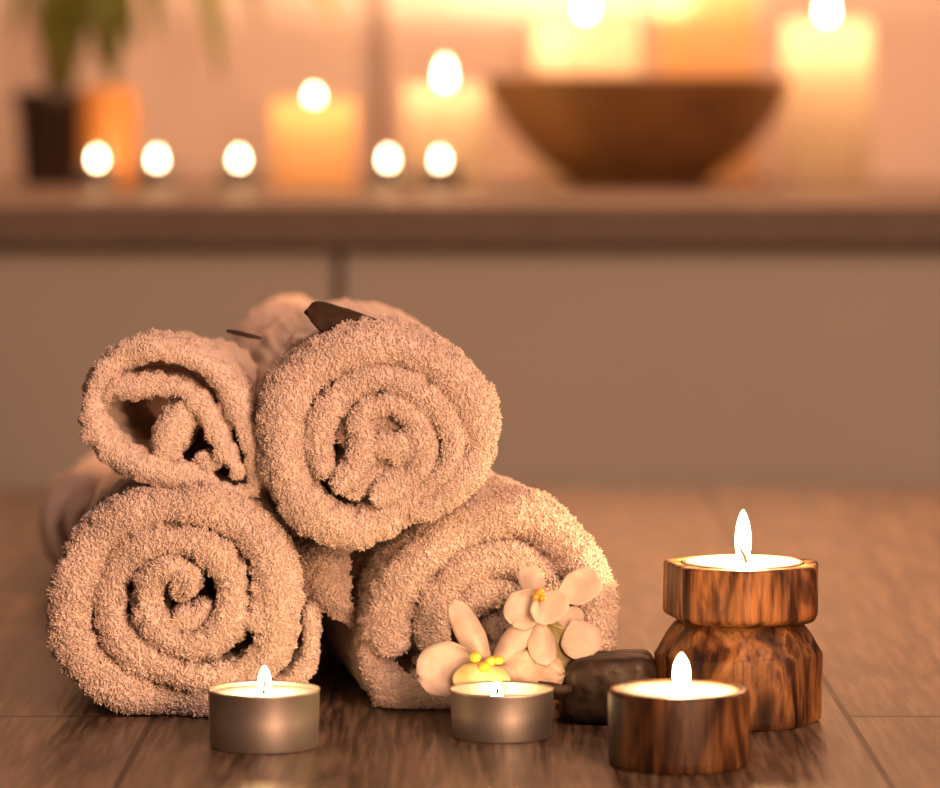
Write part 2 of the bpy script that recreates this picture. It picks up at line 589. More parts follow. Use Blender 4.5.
def tufts(pos, nrm, r, lmin=0.0008, lmax=0.0016, rad=0.00033):
    n = len(pos)
    rv = r.normal(size=(n, 3))
    t1 = np.cross(nrm, rv); t1 /= np.linalg.norm(t1, axis=1)[:, None] + 1e-9
    t2 = np.cross(nrm, t1)
    L = r.uniform(lmin, lmax, n)[:, None]
    lean = r.uniform(0.3, 1.3, n)[:, None]
    d1 = nrm + t1 * lean * 0.5
    d2 = nrm * 0.55 + t1 * lean * 1.5
    d1 /= np.linalg.norm(d1, axis=1)[:, None]; d2 /= np.linalg.norm(d2, axis=1)[:, None]
    c0 = pos - nrm * 0.0004
    c1 = c0 + d1 * L * 0.6
    c2 = c1 + d2 * L * 0.5
    R = (rad * r.uniform(0.75, 1.35, n))[:, None]
    vs = np.empty((n, 10, 3))
    for k in range(3):
        a = 2 * PI * k / 3
        o = t1 * math.cos(a) + t2 * math.sin(a)
        vs[:, k] = c0 + o * R * 0.8
        vs[:, 3 + k] = c1 + o * R * 1.15
        vs[:, 6 + k] = c2 + o * R * 0.75
    vs[:, 9] = c2 + d2 * R * 0.8
    base = (np.arange(n) * 10)[:, None]
    q, t = [], []
    for k in range(3):
        k2 = (k + 1) % 3
        q.append(base + np.array([[k, k2, 3 + k2, 3 + k]]))
        q.append(base + np.array([[3 + k, 3 + k2, 6 + k2, 6 + k]]))
        t.append(base + np.array([[6 + k, 6 + k2, 9]]))
    return vs.reshape(-1, 3), np.concatenate(q), np.concatenate(t)


def towel(label, d, scale, off, paths, length, ctr_px, drift=(0.0, 0.0), shrink=0.0, seed=1, dens=1.0,
          side_depth=0.06, lump=0.0006, pitch=(0.0, 0.0), fat=1.01, tuft_len=1.0):
    """paths: lists of (zx, zy, thickness, back_mm) in zoomed-crop pixels; crop scale `scale`, crop origin `off`."""
    r = np.random.default_rng(seed)
    mm = d / F                                    # metres per photo pixel at this distance
    cw = P(ctr_px[0], ctr_px[1], d)
    cx, cz = cw.x, cw.z
    V, Q, base = [], [], 0
    TV, TQ, TT, tbase = [], [], [], 0
    nlow = Sines(0.018, 0.05, 14, r)
    nmid = Sines(0.0035, 0.010, 22, r)
    for pi_, path in enumerate(paths):
        full = [(p + (0,) * (4 - len(p))) for p in path]
        pts = []
        for zx, zy, th, back in full:
            w_ = P(off[0] + zx / scale, off[1] + 4.0 + zy / scale, d)
            pts.append((w_.x, w_.z, th / scale * mm, back * 0.001))
        sp, arc = smooth_path(pts, 0.0010)
        n = len(sp)
        tan = np.gradient(sp[:, :2], axis=0)
        tan /= np.linalg.norm(tan, axis=1)[:, None] + 1e-12
        nor = np.stack([-tan[:, 1], tan[:, 0]], 1)
        e = np.minimum(arc, arc[-1] - arc)
        half = sp[:, 2] / 2 * fat
        cap = np.clip(e / np.maximum(half, 1e-5), 0, 1)
        half = half * np.sqrt(np.clip(1 - (1 - cap) ** 2, 0.004, 1))
        # profile stations: (side sign a in [-1,1] , depth beyond rim, rim angle)
        ang = np.linspace(PI / 2, -PI / 2, 13)
        deep = [0.0012, 0.0025, 0.004, 0.0055, 0.007, 0.009, 0.011, 0.0135, 0.0165, 0.020, 0.025, 0.031, 0.039, 0.05, 0.065,
                0.085, 0.11, 0.15, 0.20, 0.26, 0.34]
        deep = [x for x in deep if x < length] + [length]
        st = [(1, x, None) for x in reversed(deep)] + [(None, 0, a) for a in ang] + [(-1, x, None) for x in deep]
        m = m0 = len(st)
        pos = np.zeros((n, m, 3)); nrm = np.zeros((n, m, 3)); dep = np.zeros((n, m))
        front = sp[:, 3] + nlow(np.stack([sp[:, 0], np.full(n, d), sp[:, 1]], 1)) * 0.0012
        for j, (sg, x, a) in enumerate(st):
            if a is None:
                o_, dd, no, ny = sg, half * 0.85 + x, sg, 0.0
            else:
                o_, dd, no, ny = math.sin(a), half * 0.85 * (1 - math.cos(a)), math.sin(a), -math.cos(a)
            pos[:, j, 0] = sp[:, 0] + nor[:, 0] * half * o_
            pos[:, j, 2] = sp[:, 1] + nor[:, 1] * half * o_
            pos[:, j, 1] = dd
            nrm[:, j, 0] = nor[:, 0] * no
            nrm[:, j, 2] = nor[:, 1] * no
            nrm[:, j, 1] = ny
            dep[:, j] = dd
        pv = pos.reshape(-1, 3).copy(); nv = nrm.reshape(-1, 3); dv = dep.reshape(-1)
        # rim and sides get soft lumps, then the body drifts and narrows with depth
        key = pv.copy()
        pv += nv * (nmid(key) * lump + nlow(key) * 0.0006)[:, None]
        k = dv / max(length, 1e-6)
        sc = 1 - shrink * np.clip(k, 0, 1) ** 1.5
        pv[:, 0] = cx + (pv[:, 0] - cx) * sc + drift[0] * dv
        pv[:, 2] = cz + (pv[:, 2] - cz) * sc + drift[1] * dv
        pv[:, 1] = d + np.repeat(front, m) + dv + pitch[0] * (pv[:, 0] - cx) + pitch[1] * (pv[:, 2] - cz)
        pv[:, 2] = np.maximum(pv[:, 2], 0.0012)
        idx = np.arange(n * m).reshape(n, m)
        q = np.stack([idx[:-1, :-1], idx[1:, :-1], idx[1:, 1:], idx[:-1, 1:]], -1).reshape(-1, 4)
        # end caps of the sheet
        V.append(pv); Q.append(q + base); base += len(pv)
        # pile
        fa, fb, fc, fd = pv[q[:, 0]], pv[q[:, 1]], pv[q[:, 2]], pv[q[:, 3]]
        ar = np.linalg.norm(np.cross(fc - fa, fd - fb), axis=1) / 2
        fdep = dv[q].mean(1)
        sx = np.repeat(np.array([1 if (s[0] in (1,)) else (-1 if s[0] == -1 else 0) for s in st[:-1]])[None], n - 1, 0).ravel()
        cen = (fa + fc) / 2
        fn = nv[q].mean(1)
        outward = ((cen[:, 0] - cx) * fn[:, 0] + (cen[:, 2] - cz) * fn[:, 2]) > 0
        arcf = np.repeat(arc[:-1, None], m - 1, 1).ravel()
        wgt = np.where(fdep < 0.014, 1.0, np.where(outward & (fdep < side_depth) & (pi_ == 0), 0.45, 0.0))
        prob = ar * wgt
        cnt = int(prob.sum() * 2.5e6 * dens)
        if cnt > 10:
            pick = r.choice(len(q), cnt, p=prob / prob.sum())
            u1, u2 = r.random(cnt)[:, None], r.random(cnt)[:, None]
            pp = (fa[pick] * (1 - u1) + fb[pick] * u1) * (1 - u2) + (fd[pick] * (1 - u1) + fc[pick] * u1) * u2
            nn = fn[pick]; nn = nn / (np.linalg.norm(nn, axis=1)[:, None] + 1e-9)
            nn = nn + r.normal(size=nn.shape) * 0.28
            nn /= np.linalg.norm(nn, axis=1)[:, None]
            tv, tq, tt = tufts(pp, nn, r, 0.0007 * tuft_len, 0.0016 * tuft_len)
            tv[:, 2] = np.maximum(tv[:, 2], 0.0004)
            TV.append(tv); TQ.append(tq + tbase); TT.append(tt + tbase); tbase += len(tv)
    # the rolled layers close the far end
    p0 = V[0].reshape(-1, m0, 3)[:, [0, -1]].reshape(-1, 3)
    pc = p0.mean(0)
    an = np.arctan2(p0[:, 2] - pc[2], p0[:, 0] - pc[0]); rd = np.hypot(p0[:, 2] - pc[2], p0[:, 0] - pc[0])
    nb = 48
    rim = []
    for k in range(nb):
        a = -PI + (k + 0.5) * 2 * PI / nb
        dlt = np.abs((an - a + PI) % (2 * PI) - PI)
        rim.append(rd[dlt < 0.14].max() * 0.97 if (dlt < 0.14).any() else rd.mean())
    yb = p0[:, 1].mean() - 0.004
    discs = []
    for f in (1.0, 0.66, 0.33, 0.02):
        for k in range(nb):
            a = -PI + (k + 0.5) * 2 * PI / nb
            discs.append((pc[0] + rim[k] * f * math.cos(a), yb + 0.004 * math.cos(f * 14), max(0.0012, pc[2] + rim[k] * f * math.sin(a))))
    ii = np.arange(4 * nb).reshape(4, nb)
    q = np.stack([ii[:-1], np.roll(ii[:-1], -1, 1), np.roll(ii[1:], -1, 1), ii[1:]], -1).reshape(-1, 4)
    V.append(np.array(discs)); Q.append(q + base)
    V = np.concatenate(V); Q = np.concatenate(Q)
    org = np.array([cx, d, 0.0])
    ob = link('towel_roll', mesh_np('towel_roll', V - org, Q), M_TOWEL)
    ob.location = org
    tag(ob, label, 'towel', 'rolled towels in the stack')
    if TV:
        pile = link('terry_pile', mesh_np('terry_pile', np.concatenate(TV) - org, np.concatenate(TQ), np.concatenate(TT)), M_TOWEL, ob)
        pile['kind'] = 'stuff'
    return ob


D_BL, D_BR, D_TR, D_TL = 1.366, 1.382, 1.364, 1.374

BL = [[(838, 425, 36, 13), (848, 520, 38, 12), (820, 610, 46, 9), (740, 690, 70, 4), (620, 712, 80), (460, 703, 92), (330, 688, 95),
       (215, 630, 102), (135, 530, 110), (115, 410, 112), (150, 280, 112), (230, 180, 112), (350, 112, 108), (480, 100, 105),
       (610, 135, 108), (705, 215, 112), (748, 320, 118), (758, 440, 110), (735, 545, 100), (660, 615, 88), (540, 628, 82),
       (420, 600, 88), (315, 555, 92), (250, 480, 88), (238, 370, 90), (280, 268, 90), (370, 212, 84), (470, 200, 86),
       (560, 245, 88), (608, 335, 86), (598, 440, 86), (540, 515, 92), (450, 522, 86), (375, 465, 78), (350, 388, 72),
       (375, 312, 68), (432, 285, 70), (482, 318, 62), (480, 372, 50)],
      [(430, 335, 90, 2), (465, 345, 100, 3), (500, 345, 50, 4)], [(430, 450, 70, 4), (500, 450, 80, 5), (535, 395, 60, 5)],
      [(690, 320, 40, 3), (700, 390, 45, 3), (690, 480, 60, 2)]]

TL = [[(590, 640, 40), (520, 622, 66), (400, 590, 80), (280, 545, 88), (205, 470, 84), (188, 385, 78), (215, 295, 72), (285, 228, 70),
       (390, 200, 74), (520, 238, 80), (612, 320, 84), (665, 430, 74), (702, 540, 58), (706, 615, 50), (680, 650, 52), (620, 655, 44), (570, 645, 36)],
      [(662, 612, 44, 1), (614, 530, 56), (572, 450, 62), (532, 376, 62), (470, 332, 62), (370, 322, 70), (265, 328, 62), (225, 365, 40, 1)],
      [(490, 375, 70, 1), (455, 430, 110, 0), (430, 500, 105, 1), (415, 560, 70, 3)],
      [(535, 530, 46, 4), (545, 560, 55, 3), (600, 560, 36, 4)],
      [(595, 370, 50, 5), (630, 460, 40, 6)]]

TR = [[(480, 655, 55), (590, 590, 74), (672, 480, 88), (662, 350, 112), (590, 252, 116), (470, 188, 110), (340, 178, 110),
       (222, 232, 114), (132, 330, 118), (118, 450, 115), (147, 560, 110), (217, 648, 110), (310, 695, 100), (400, 672, 90),
       (500, 600, 84), (585, 520, 70), (605, 440, 62), (570, 365, 74), (500, 302, 72), (410, 266, 64), (322, 286, 70),
       (250, 355, 76), (222, 450, 76), (236, 545, 74)],
      [(272, 585, 66, 1), (322, 520, 78), (345, 440, 66), (345, 376, 60), (410, 338, 60), (485, 365, 70), (520, 440, 72),
       (508, 525, 78), (440, 580, 92), (370, 606, 80)],
      [(378, 462, 50, 2), (440, 462, 60, 1), (500, 478, 50, 2)],
      [(300, 470, 70, 7), (330, 400, 70, 8), (400, 400, 70, 9), (460, 420, 80, 8), (440, 510, 100, 7), (350, 560, 80, 7), (300, 600, 70, 6)]]

BR = [[(275, 492, 104), (272, 390, 112), (312, 290, 108), (400, 197, 104), (520, 136, 108), (640, 116, 112), (740, 190, 114),
       (808, 290, 110), (828, 400, 98), (800, 520, 96), (705, 595, 88), (560, 612, 80)],
      [(222, 430, 50, 9), (238, 525, 78, 5), (292, 598, 88, 2), (400, 606, 80, 2), (520, 604, 80, 2)],
      [(400, 480, 84), (388, 400, 86), (415, 320, 92), (490, 252, 96), (590, 235, 96), (668, 272, 86), (700, 350, 78),
       (680, 440, 78), (600, 500, 86), (500, 520, 86)],
      [(340, 530, 90, 5), (420, 570, 110, 5)],
      [(400, 560, 130, 4), (500, 570, 120, 5), (620, 570, 110, 5)],
      [(445, 390, 76, 2), (500, 335, 80, 1), (580, 322, 78, 1), (602, 390, 76, 2), (545, 440, 76, 2)]]

t_bl = towel('thick cream towel roll at the lower left of the pile, behind the silver tealight', D_BL, 3.032, (30, 470), BL, 0.34, (178, 602),
             drift=(-0.045, 0.0), seed=3, tuft_len=1.25)
t_tl = towel('small cream towel roll with a loosely folded hollow end, a thin twig on top', D_TL, 3.133, (30, 280), TL, 0.12, (170, 417),
             drift=(0.03, -0.02), shrink=0.12, seed=5, dens=1.0, tuft_len=0.7)
t_tr = towel('round cream towel roll on top of the pile with a dark dried leaf on it', D_TR, 2.814, (240, 280), TR, 0.21, (380, 436),
             drift=(-0.085, 0.0), seed=8, tuft_len=1.1)
t_br = towel('cream towel roll lying behind the white orchid, lower right in the pile', D_BR, 2.686, (290, 470), BR, 0.18, (492, 600),
             drift=(-0.17, 0.0), seed=12, tuft_len=1.25)

# hem flap of the lower right roll
def flap():
    r = np.random.default_rng(4)
    n, m = 26, 30
    g = np.zeros((n, m, 3))
    for i in range(n):
        for j in range(m):
            u, v = i / (n - 1), j / (m - 1)
            px = 297 + 50 * u + 4 * v
            py = 540 + (62 + 22 * u) * v
            dd = 1.420 - 0.008 * math.sin(u * PI * 0.9) - 0.014 * math.sin(v * PI * 0.8)
            g[i, j] = P(px, py, dd)
    nr = np.zeros_like(g)
    du = np.gradient(g, axis=0); dv = np.gradient(g, axis=1)
    nr = np.cross(du, dv); nr /= np.linalg.norm(nr, axis=2)[..., None]
    if nr[..., 1].mean() > 0: nr = -nr
    fr = g.reshape(-1, 3); nn = nr.reshape(-1, 3)
    th = np.zeros((n, m))
    for i in range(n):
        for j in range(m):
            u, v = i / (n - 1), j / (m - 1)
            ed = min(u, 1 - u, v, 1 - v)
            th[i, j] = 0.006 * math.sqrt(max(0.0, 1 - (1 - min(1, ed / 0.12)) ** 2))
    fr = fr + nn * (Sines(0.004, 0.012, 16, r)(fr) * 0.0005)[:, None]
    bk = fr - nn * th.ravel()[:, None]
    idx = np.arange(n * m).reshape(n, m)
    q = np.stack([idx[:-1, :-1], idx[1:, :-1], idx[1:, 1:], idx[:-1, 1:]], -1).reshape(-1, 4)
    allq = np.concatenate([q, q[:, ::-1] + n * m])
    V = np.concatenate([fr, bk])
    pick = r.integers(0, len(fr), 3600)
    pp = fr[pick] + r.normal(size=(3600, 3)) * 0.0004
    n2 = nn[pick] + r.normal(size=(3600, 3)) * 0.35
    low = (pick % m) > m - 4
    n2[low] += np.array([0, 0, -0.9])
    n2 /= np.linalg.norm(n2, axis=1)[:, None]
    tv, tq, tt = tufts(pp, n2, r)
    org = np.array(t_br.location)
    o = link('hem_flap', mesh_np('hem_flap', np.concatenate([V, tv]) - org, np.concatenate([allq, tq + len(V)]), tt + len(V)), M_TOWEL, t_br)


flap()

# the far rolls, out of focus behind the pile
def back_towel(label, ctr, rad_, length, seed):
    d = ctr[1]
    s = F / d
    c = (470 + ctr[0] * s, HZ + (EYE - ctr[2]) * s)
    pts = []
    turns, n = 2.6, 34
    t = rad_ * 0.30
    for i in range(n):
        a = i / (n - 1) * turns * 2 * PI
        rr = (rad_ - t / 2) - t * 1.02 * a / (2 * PI)
        if rr < t * 0.3: break
        pts.append((c[0] + rr * s * math.cos(a - 0.6), c[1] + rr * s * math.sin(a - 0.6), t * s))
    return towel(label, d, 1.0, (0, 0), [pts], length, c, seed=seed, dens=0.35, side_depth=0.02)


back_towel('blurred cream towel roll perched behind the two upper rolls', (-0.081, 1.66, 0.1145), 0.0285, 0.10, 21)
back_towel('blurred cream towel roll half hidden on the table behind the lower left roll', (-0.172, 1.74, 0.0325), 0.0315, 0.16, 22)


# ------------------------------------------------------------------ candles
def flame_mesh(h, wdt):
    prof = [(0.15, 0.0), (0.60, 0.03), (0.82, 0.10), (0.95, 0.22), (1.0, 0.36), (0.98, 0.48), (0.91, 0.60), (0.78, 0.72), (0.60, 0.82), (0.40, 0.90), (0.22, 0.96), (0.04, 1.0)]
    return lathe_mesh('flame', [(r_ * wdt / 2, z * h) for r_, z in prof], 24)


def add_light(parent, z, power, rad=0.003, col=(1.0, 0.58, 0.25)):
    l = bpy.data.lights.new('flame_light', 'POINT')
    l.energy = power
    l.color = col
    l.shadow_soft_size = rad
    o = bpy.data.objects.new('flame_light', l)
    C.objects.link(o)
    o.parent = parent
    o.location = (0, 0, z)
    return o


def tealight(loc, dia, h, label, group, flame_h=0.018, flame_w=0.0063, wax_drop=0.0015, power=0.06, wick_lean=(0.0005, -0.0028),
             fl_off=(0, 0), lit=True, pool=False, cup=True, wick_y=-0.001):
    t = root('tealight', loc, label, 'tealight candle', group)
    R = dia / 2
    if cup:
        link('metal_cup', lathe_mesh('metal_cup', [(R * 0.945, 0.0), (R * 0.965, 0.0006), (R * 0.985, h * 0.5), (R * 0.992, h - 0.0012), (R * 1.006, h - 0.0006),
                                                   (R * 1.006, h), (R * 0.985, h + 0.0001), (R * 0.972, h - 0.0008), (R * 0.96, h * 0.4), (R * 0.94, 0.0008)], 72), M_ALU, t)
    zt = h - wax_drop
    link('wax', lathe_mesh('wax', [(R * 0.93, 0.001), (R * 0.955, h * 0.4), (R * 0.967, zt - 0.0002), (R * 0.955, zt), (R * 0.6, zt - 0.0003), (0.003, zt - 0.0002)], 64),
         M_WAXPOOL if pool else M_WAX, t)
    wx, wy = fl_off
    link('wick', tube_mesh('wick', [(wx + wick_lean[0] * -0.3, wy + wick_y, zt - 0.001), (wx + wick_lean[0] * 0.1, wy + wick_y * 1.3, zt + 0.002), (wx + wick_lean[0], wy + wick_lean[1], zt + 0.0048)],
                           [0.0007, 0.00065, 0.0005]), M_WICK, t)
    if lit:
        f = link('flame', flame_mesh(flame_h, flame_w), M_FLAME, t)
        f.location = (wx + wick_lean[0] * 0.3, wy, zt + 0.0003)
        add_light(t, zt + 0.0022 + flame_h * 0.5, power).location.xy = (wx, wy)
    return t


def base_at(px, py):
    d = dist(py)
    p = P(px, py, d)
    return (p.x, p.y, 0.0)


GT = 'tealights on the table'
tealight(base_at(264, 746), 0.0384, 0.0198, 'silver metal-cupped tealight with upright flame in front of lower left towel', GT, flame_h=0.0090, flame_w=0.0043, power=0.07)
tealight(base_at(502, 736), 0.0362, 0.0166, 'silver metal-cupped tealight with melted wax and tiny flame below the orchid', GT, flame_h=0.0065, flame_w=0.0045,
         wax_drop=0.0045, power=0.035, fl_off=(-0.002, 0.0), pool=True)


def lobed(seed, amp, corners, ph=0.0):
    rr = random.Random(seed)
    cs = [(rr.uniform(-1, 1), rr.uniform(0, 2 * PI)) for _ in range(7)]

    def f(a, r, z):
        k = 1 + amp * math.cos(corners * (a - ph)) * 0.6
        for i, (c, p) in enumerate(cs):
            k += amp * 0.28 * c * math.cos((i + 2) * a + p) + amp * 0.05 * c * math.cos((i + 9) * a + p + z * 60)
        return r * k
    return f


# low holder in front
lo_ = base_at(678.5, 764)
RH = 0.0236
low = root('candle_holder', lo_, 'short round wooden candle holder, front right, nearest the viewer', 'candle holder', 'wooden candle holders')
HL = 0.0252
lb = lobed(3, 0.012, 3)
link('wood_body', lathe_mesh('wood_body', [(RH * 0.96, 0), (RH * 0.99, 0.001), (RH, 0.004), (RH, HL - 0.002), (RH * 0.985, HL - 0.0006), (RH * 0.965, HL),
                                           (0.0206, HL), (0.0206, HL - 0.013)], 96, rad=lambda a, r, z: lb(a, r, z) if r > 0.0215 else r), M_OLIVE2, low)
tealight((lo_[0], lo_[1], HL - 0.0129), 0.0406, 0.0126, 'tealight with tall flame sunk in the short wooden holder', GT, flame_h=0.0118, flame_w=0.0058, wax_drop=-0.0002, power=0.14, fl_off=(0.0008, -0.001))

# tall two-tier holder
hi_ = base_at(738, 720)
tall = root('candle_holder', hi_, 'tall two-tiered wooden candle holder with a notched waist, beside the dark stone', 'candle holder', 'wooden candle holders')
RB = 0.0292
ZB = 0.0362

def faceted(n, ph, blend, jit, seed):
    """rounded, slightly irregular polygon outline"""
    rr = random.Random(seed)
    edges = sorted(ph + 2 * PI * (k + rr.uniform(-jit, jit)) / n for k in range(n))
    dd = [1 + rr.uniform(-0.03, 0.03) for _ in range(n)]

    def f(a, r, z):
        best = 1e9
        for e, q in zip(edges, dd):
            c = math.cos(a - e)
            if c > 0.2:
                best = min(best, q * 0.955 / c)
        k = blend * min(best, 1.07) + (1 - blend)
        return r * k * (1 + 0.004 * math.sin(17 * a + 90 * z) + 0.003 * math.sin(31 * a - 140 * z))
    return f


fb = faceted(8, -PI / 2 + 0.35, 0.85, 0.12, 4)
link('lower_block', lathe_mesh('lower_block', [(RB * 0.95, 0.0), (RB * 0.985, 0.0010), (RB * 1.0, 0.003), (RB * 1.005, 0.0238), (RB * 1.0, 0.0246), (RB * 0.985, 0.0252), (RB * 0.965, 0.0262), (RB * 0.86, 0.0318),
                                               (RB * 0.77, 0.0352), (RB * 0.72, ZB)], 144, rad=fb), M_BASEWOOD, tall)
ft = faceted(7, -PI / 2 + PI / 7 + 0.03, 0.9, 0.10, 8)
RT = 0.0277
ZT = ZB + 0.0203
UX = 0.0016
ub = link('upper_block', lathe_mesh('upper_block', [(RT * 0.80, ZB - 0.0003), (RT * 0.90, ZB + 0.0002), (RT * 0.97, ZB + 0.0012), (RT * 0.995, ZB + 0.0022), (RT, ZB + 0.0032), (RT, ZT - 0.0010), (RT * 0.99, ZT - 0.0003),
                                               (RT * 0.975, ZT), (0.0219, ZT), (0.0219, ZT - 0.013)], 144,
                               rad=lambda a, r, z: ft(a, r, z) if r > 0.0221 else r), M_OLIVE, tall)
ub.location.x = UX
tealight((hi_[0] + UX, hi_[1], ZT - 0.0129), 0.0430, 0.0132, 'tealight with slender tall flame on top of the tall wooden holder', GT, flame_h=0.0182, flame_w=0.0058, wax_drop=-0.0003,
         power=0.45, wick_lean=(-0.0018, -0.003), wick_y=-0.0016, fl_off=(0.0007, -0.001))


# ------------------------------------------------------------------ stone, twigs, leaves, orchid
def stone():
    bm = bmesh.new()
    bmesh.ops.create_cube(bm, size=2.0)
    bmesh.ops.subdivide_edges(bm, edges=list(bm.edges), cuts=20, use_grid_fill=True)
    r = np.random.default_rng(2)
    s1, s2 = Sines(0.02, 0.05, 10, r), Sines(0.003, 0.009, 18, r)
    hx, hy, hz = 0.0172, 0.0125, 0.0126
    for v in bm.verts:
        c = v.co
        k = (abs(c.x) ** 5 + abs(c.y) ** 5 + abs(c.z) ** 5) ** (1 / 5)
        c = c / k
        v.co = Vector((c.x * hx * (1 - 0.10 * c.z), c.y * hy, c.z * hz + (0.0012 * c.x if c.z > 0 else 0)))
    co = np.array([v.co[:] for v in bm.verts])
    dsp = s1(co) * 0.0006 + s2(co) * 0.00016
    for v, x in zip(bm.verts, dsp):
        v.co += v.co.normalized() * x
    zmin = min(v.co.z for v in bm.verts)
    for v in bm.verts:
        v.co.z = max(v.co.z - zmin - 0.0008, 0.0)
    me = bpy.data.meshes.new('stone'); bm.to_mesh(me); bm.free()
    p = P(610, 714, 1.362)
    o = link('stone', me, M_STONE)
    o.location = (p.x, 1.358, 0.0)
    o.rotation_euler = (0, 0, -0.06)
    tag(o, 'dark brown flat-topped stone between the orchid and the tall wooden holder', 'stone')


stone()


def petal_mesh(base, tip, width, normal, cup=0.25, tipcurl=0.15, wob=0.0, seed=0, shape=1.0, thick=0.0006):
    """oval blade from base to tip, cupped towards `normal`"""
    base, tip, nrm = Vector(base), Vector(tip), Vector(normal).normalized()
    ax = tip - base
    L = ax.length
    side = ax.cross(nrm).normalized()
    nn = side.cross(ax).normalized()
    r = random.Random(seed)
    ph = [r.uniform(0, 6.28) for _ in range(4)]
    nu, nv = 16, 13
    top, bot = [], []
    for i in range(nu):
        u = i / (nu - 1)
        wd = width / 2 * max(0.0, 1 - abs(2 * u ** shape - 1) ** 2.6) ** 0.45 * min(1.0, 0.45 + u * 1.4)
        wd = max(wd, width * 0.05)
        for j in range(nv):
            v = j / (nv - 1) * 2 - 1
            h = cup * width * 0.5 * (v * v - 0.3) * math.sin(PI * min(1, u + 0.1)) + tipcurl * L * (u * u - u)
            h += wob * width * (math.sin(5 * u + 4 * v + ph[0]) + math.sin(9 * u - 5 * v + ph[1])) * 0.5
            p = base + ax * (u + 0.02 * math.sin(3 * v + ph[2])) + side * (v * wd) + nn * h
            top.append(p); bot.append(p - nn * thick)
    vs = top + bot
    fs = []
    o = nu * nv
    for i in range(nu - 1):
        for j in range(nv - 1):
            a, b_, c, d_ = i * nv + j, i * nv + j + 1, (i + 1) * nv + j + 1, (i + 1) * nv + j
            fs.append((a, b_, c, d_)); fs.append((o + d_, o + c, o + b_, o + a))
    rim = [j for j in range(nv)] + [i * nv + nv - 1 for i in range(1, nu)] + [(nu - 1) * nv + j for j in range(nv - 2, -1, -1)] + [i * nv for i in range(nu - 2, 0, -1)]
    for k in range(len(rim)):
        a, b_ = rim[k], rim[(k + 1) % len(rim)]
        fs.append((b_, a, o + a, o + b_))
    me = bpy.data.meshes.new('petal')
    me.from_pydata(vs, [], fs)
    me.update()
    return me


def child(name, me, m_, par):
    org = par.location
    me.transform(Matrix.Translation(-Vector(org)))
    return link(name, me, m_, par)


def blob_mesh(c, r_, squash=(1, 1, 1)):
    bm = bmesh.new()
    bmesh.ops.create_icosphere(bm, subdivisions=3, radius=r_)
    for v in bm.verts:
        v.co = Vector((v.co.x * squash[0] + c[0], v.co.y * squash[1] + c[1], v.co.z * squash[2] + c[2]))
    me = bpy.data.meshes.new('blob'); bm.to_mesh(me); bm.free()
    return me


px1 = 1 / (F / 1.36)
TOC = (0, -1, 0.15)
D1 = 1.350
f1 = root('orchid_flower', P(486, 664, D1), 'white orchid blossom with bright yellow centre behind the small silver tealight', 'orchid flower', 'orchid blossoms')


def pet(par, name, b_, t_, wpx, db, dt, m_, nrm=TOC, **kw):
    return child(name, petal_mesh(P(b_[0], b_[1], db), P(t_[0], t_[1], dt), wpx * px1, nrm, **kw), m_, par)


pet(f1, 'petal', (482, 660), (418, 676), 54, D1 + .001, D1 - .002, M_PETAL, nrm=(0.2, -1, 0.4), cup=0.2, tipcurl=0.1, seed=1, wob=0.03)
pet(f1, 'petal', (489, 664), (452, 600), 29, D1 + .001, D1 + .004, M_PETAL, nrm=(0.3, -1, 0.1), cup=-0.6, tipcurl=-0.1, seed=2, shape=0.8)
pet(f1, 'petal', (492, 664), (536, 613), 27, D1 + .002, D1 + .006, M_PETAL, nrm=(-0.3, -1, 0.2), cup=-0.5, tipcurl=0.12, seed=3)
wp = pet(f1, 'petal', (492, 668), (566, 676), 44, D1 + .002, D1 + .002, M_PETAL_W, nrm=(0, -1, 0.6), cup=0.2, tipcurl=-0.12, seed=4, wob=0.10)
wp['label'] = 'greyish crumpled translucent petal'
lp = pet(f1, 'lip', (489, 662), (458, 689), 34, D1 - .003, D1 - .008, M_LIP, nrm=(0, -1, 0.5), cup=-0.4, tipcurl=-0.1, seed=5)
lp['label'] = 'pale yellow lip'
lp = pet(f1, 'lip', (486, 664), (503, 692), 30, D1 - .003, D1 - .007, M_LIP, nrm=(0, -1, 0.5), cup=-0.4, tipcurl=-0.1, seed=6)
for (bx, by, rr) in ((475, 657, 6), (484, 667, 6), (491, 661, 5.5), (499, 660, 5)):
    child('column', blob_mesh(P(bx, by, D1 - .005), rr * px1, (1.05, 0.9, 0.9)), M_YEL, f1)

D2 = 1.356
f2 = root('orchid_flower', P(548, 606, D2), 'white orchid blossom with small orange throat against the lower right towel end', 'orchid flower', 'orchid blossoms')
pet(f2, 'petal', (541, 590), (556, 622), 40, D2, D2 - .003, M_PETAL, nrm=(0.2, -1, 0.2), cup=0.35, tipcurl=0.1, seed=11)
pet(f2, 'petal', (538, 590), (512, 625), 38, D2 + .001, D2 - .002, M_PETAL, nrm=(-0.2, -1, 0.1), cup=0.3, tipcurl=0.1, seed=12, wob=0.03)
pet(f2, 'petal', (540, 598), (526, 566), 26, D2 + .002, D2 + .006, M_PETAL, nrm=(0.1, -1, 0.2), cup=-0.3, seed=13)
pet(f2, 'petal', (556, 600), (600, 576), 34, D2 + .002, D2 + .005, M_PETAL, nrm=(0, -1, 0.2), cup=0.3, seed=14)
pet(f2, 'petal', (572, 620), (590, 656), 42, D2 + .001, D2 - .003, M_PETAL, nrm=(0.1, -1, 0.1), cup=-0.25, seed=15, shape=0.85)
pet(f2, 'petal', (540, 618), (546, 666), 29, D2 - .001, D2 - .006, M_PETAL, nrm=(0.2, -1, 0.1), cup=-0.6, seed=16)
pet(f2, 'petal', (548, 622), (584, 614), 22, D2 + .003, D2 + .004, M_PETAL, nrm=(0, -1, 0.4), cup=0.3, seed=17)
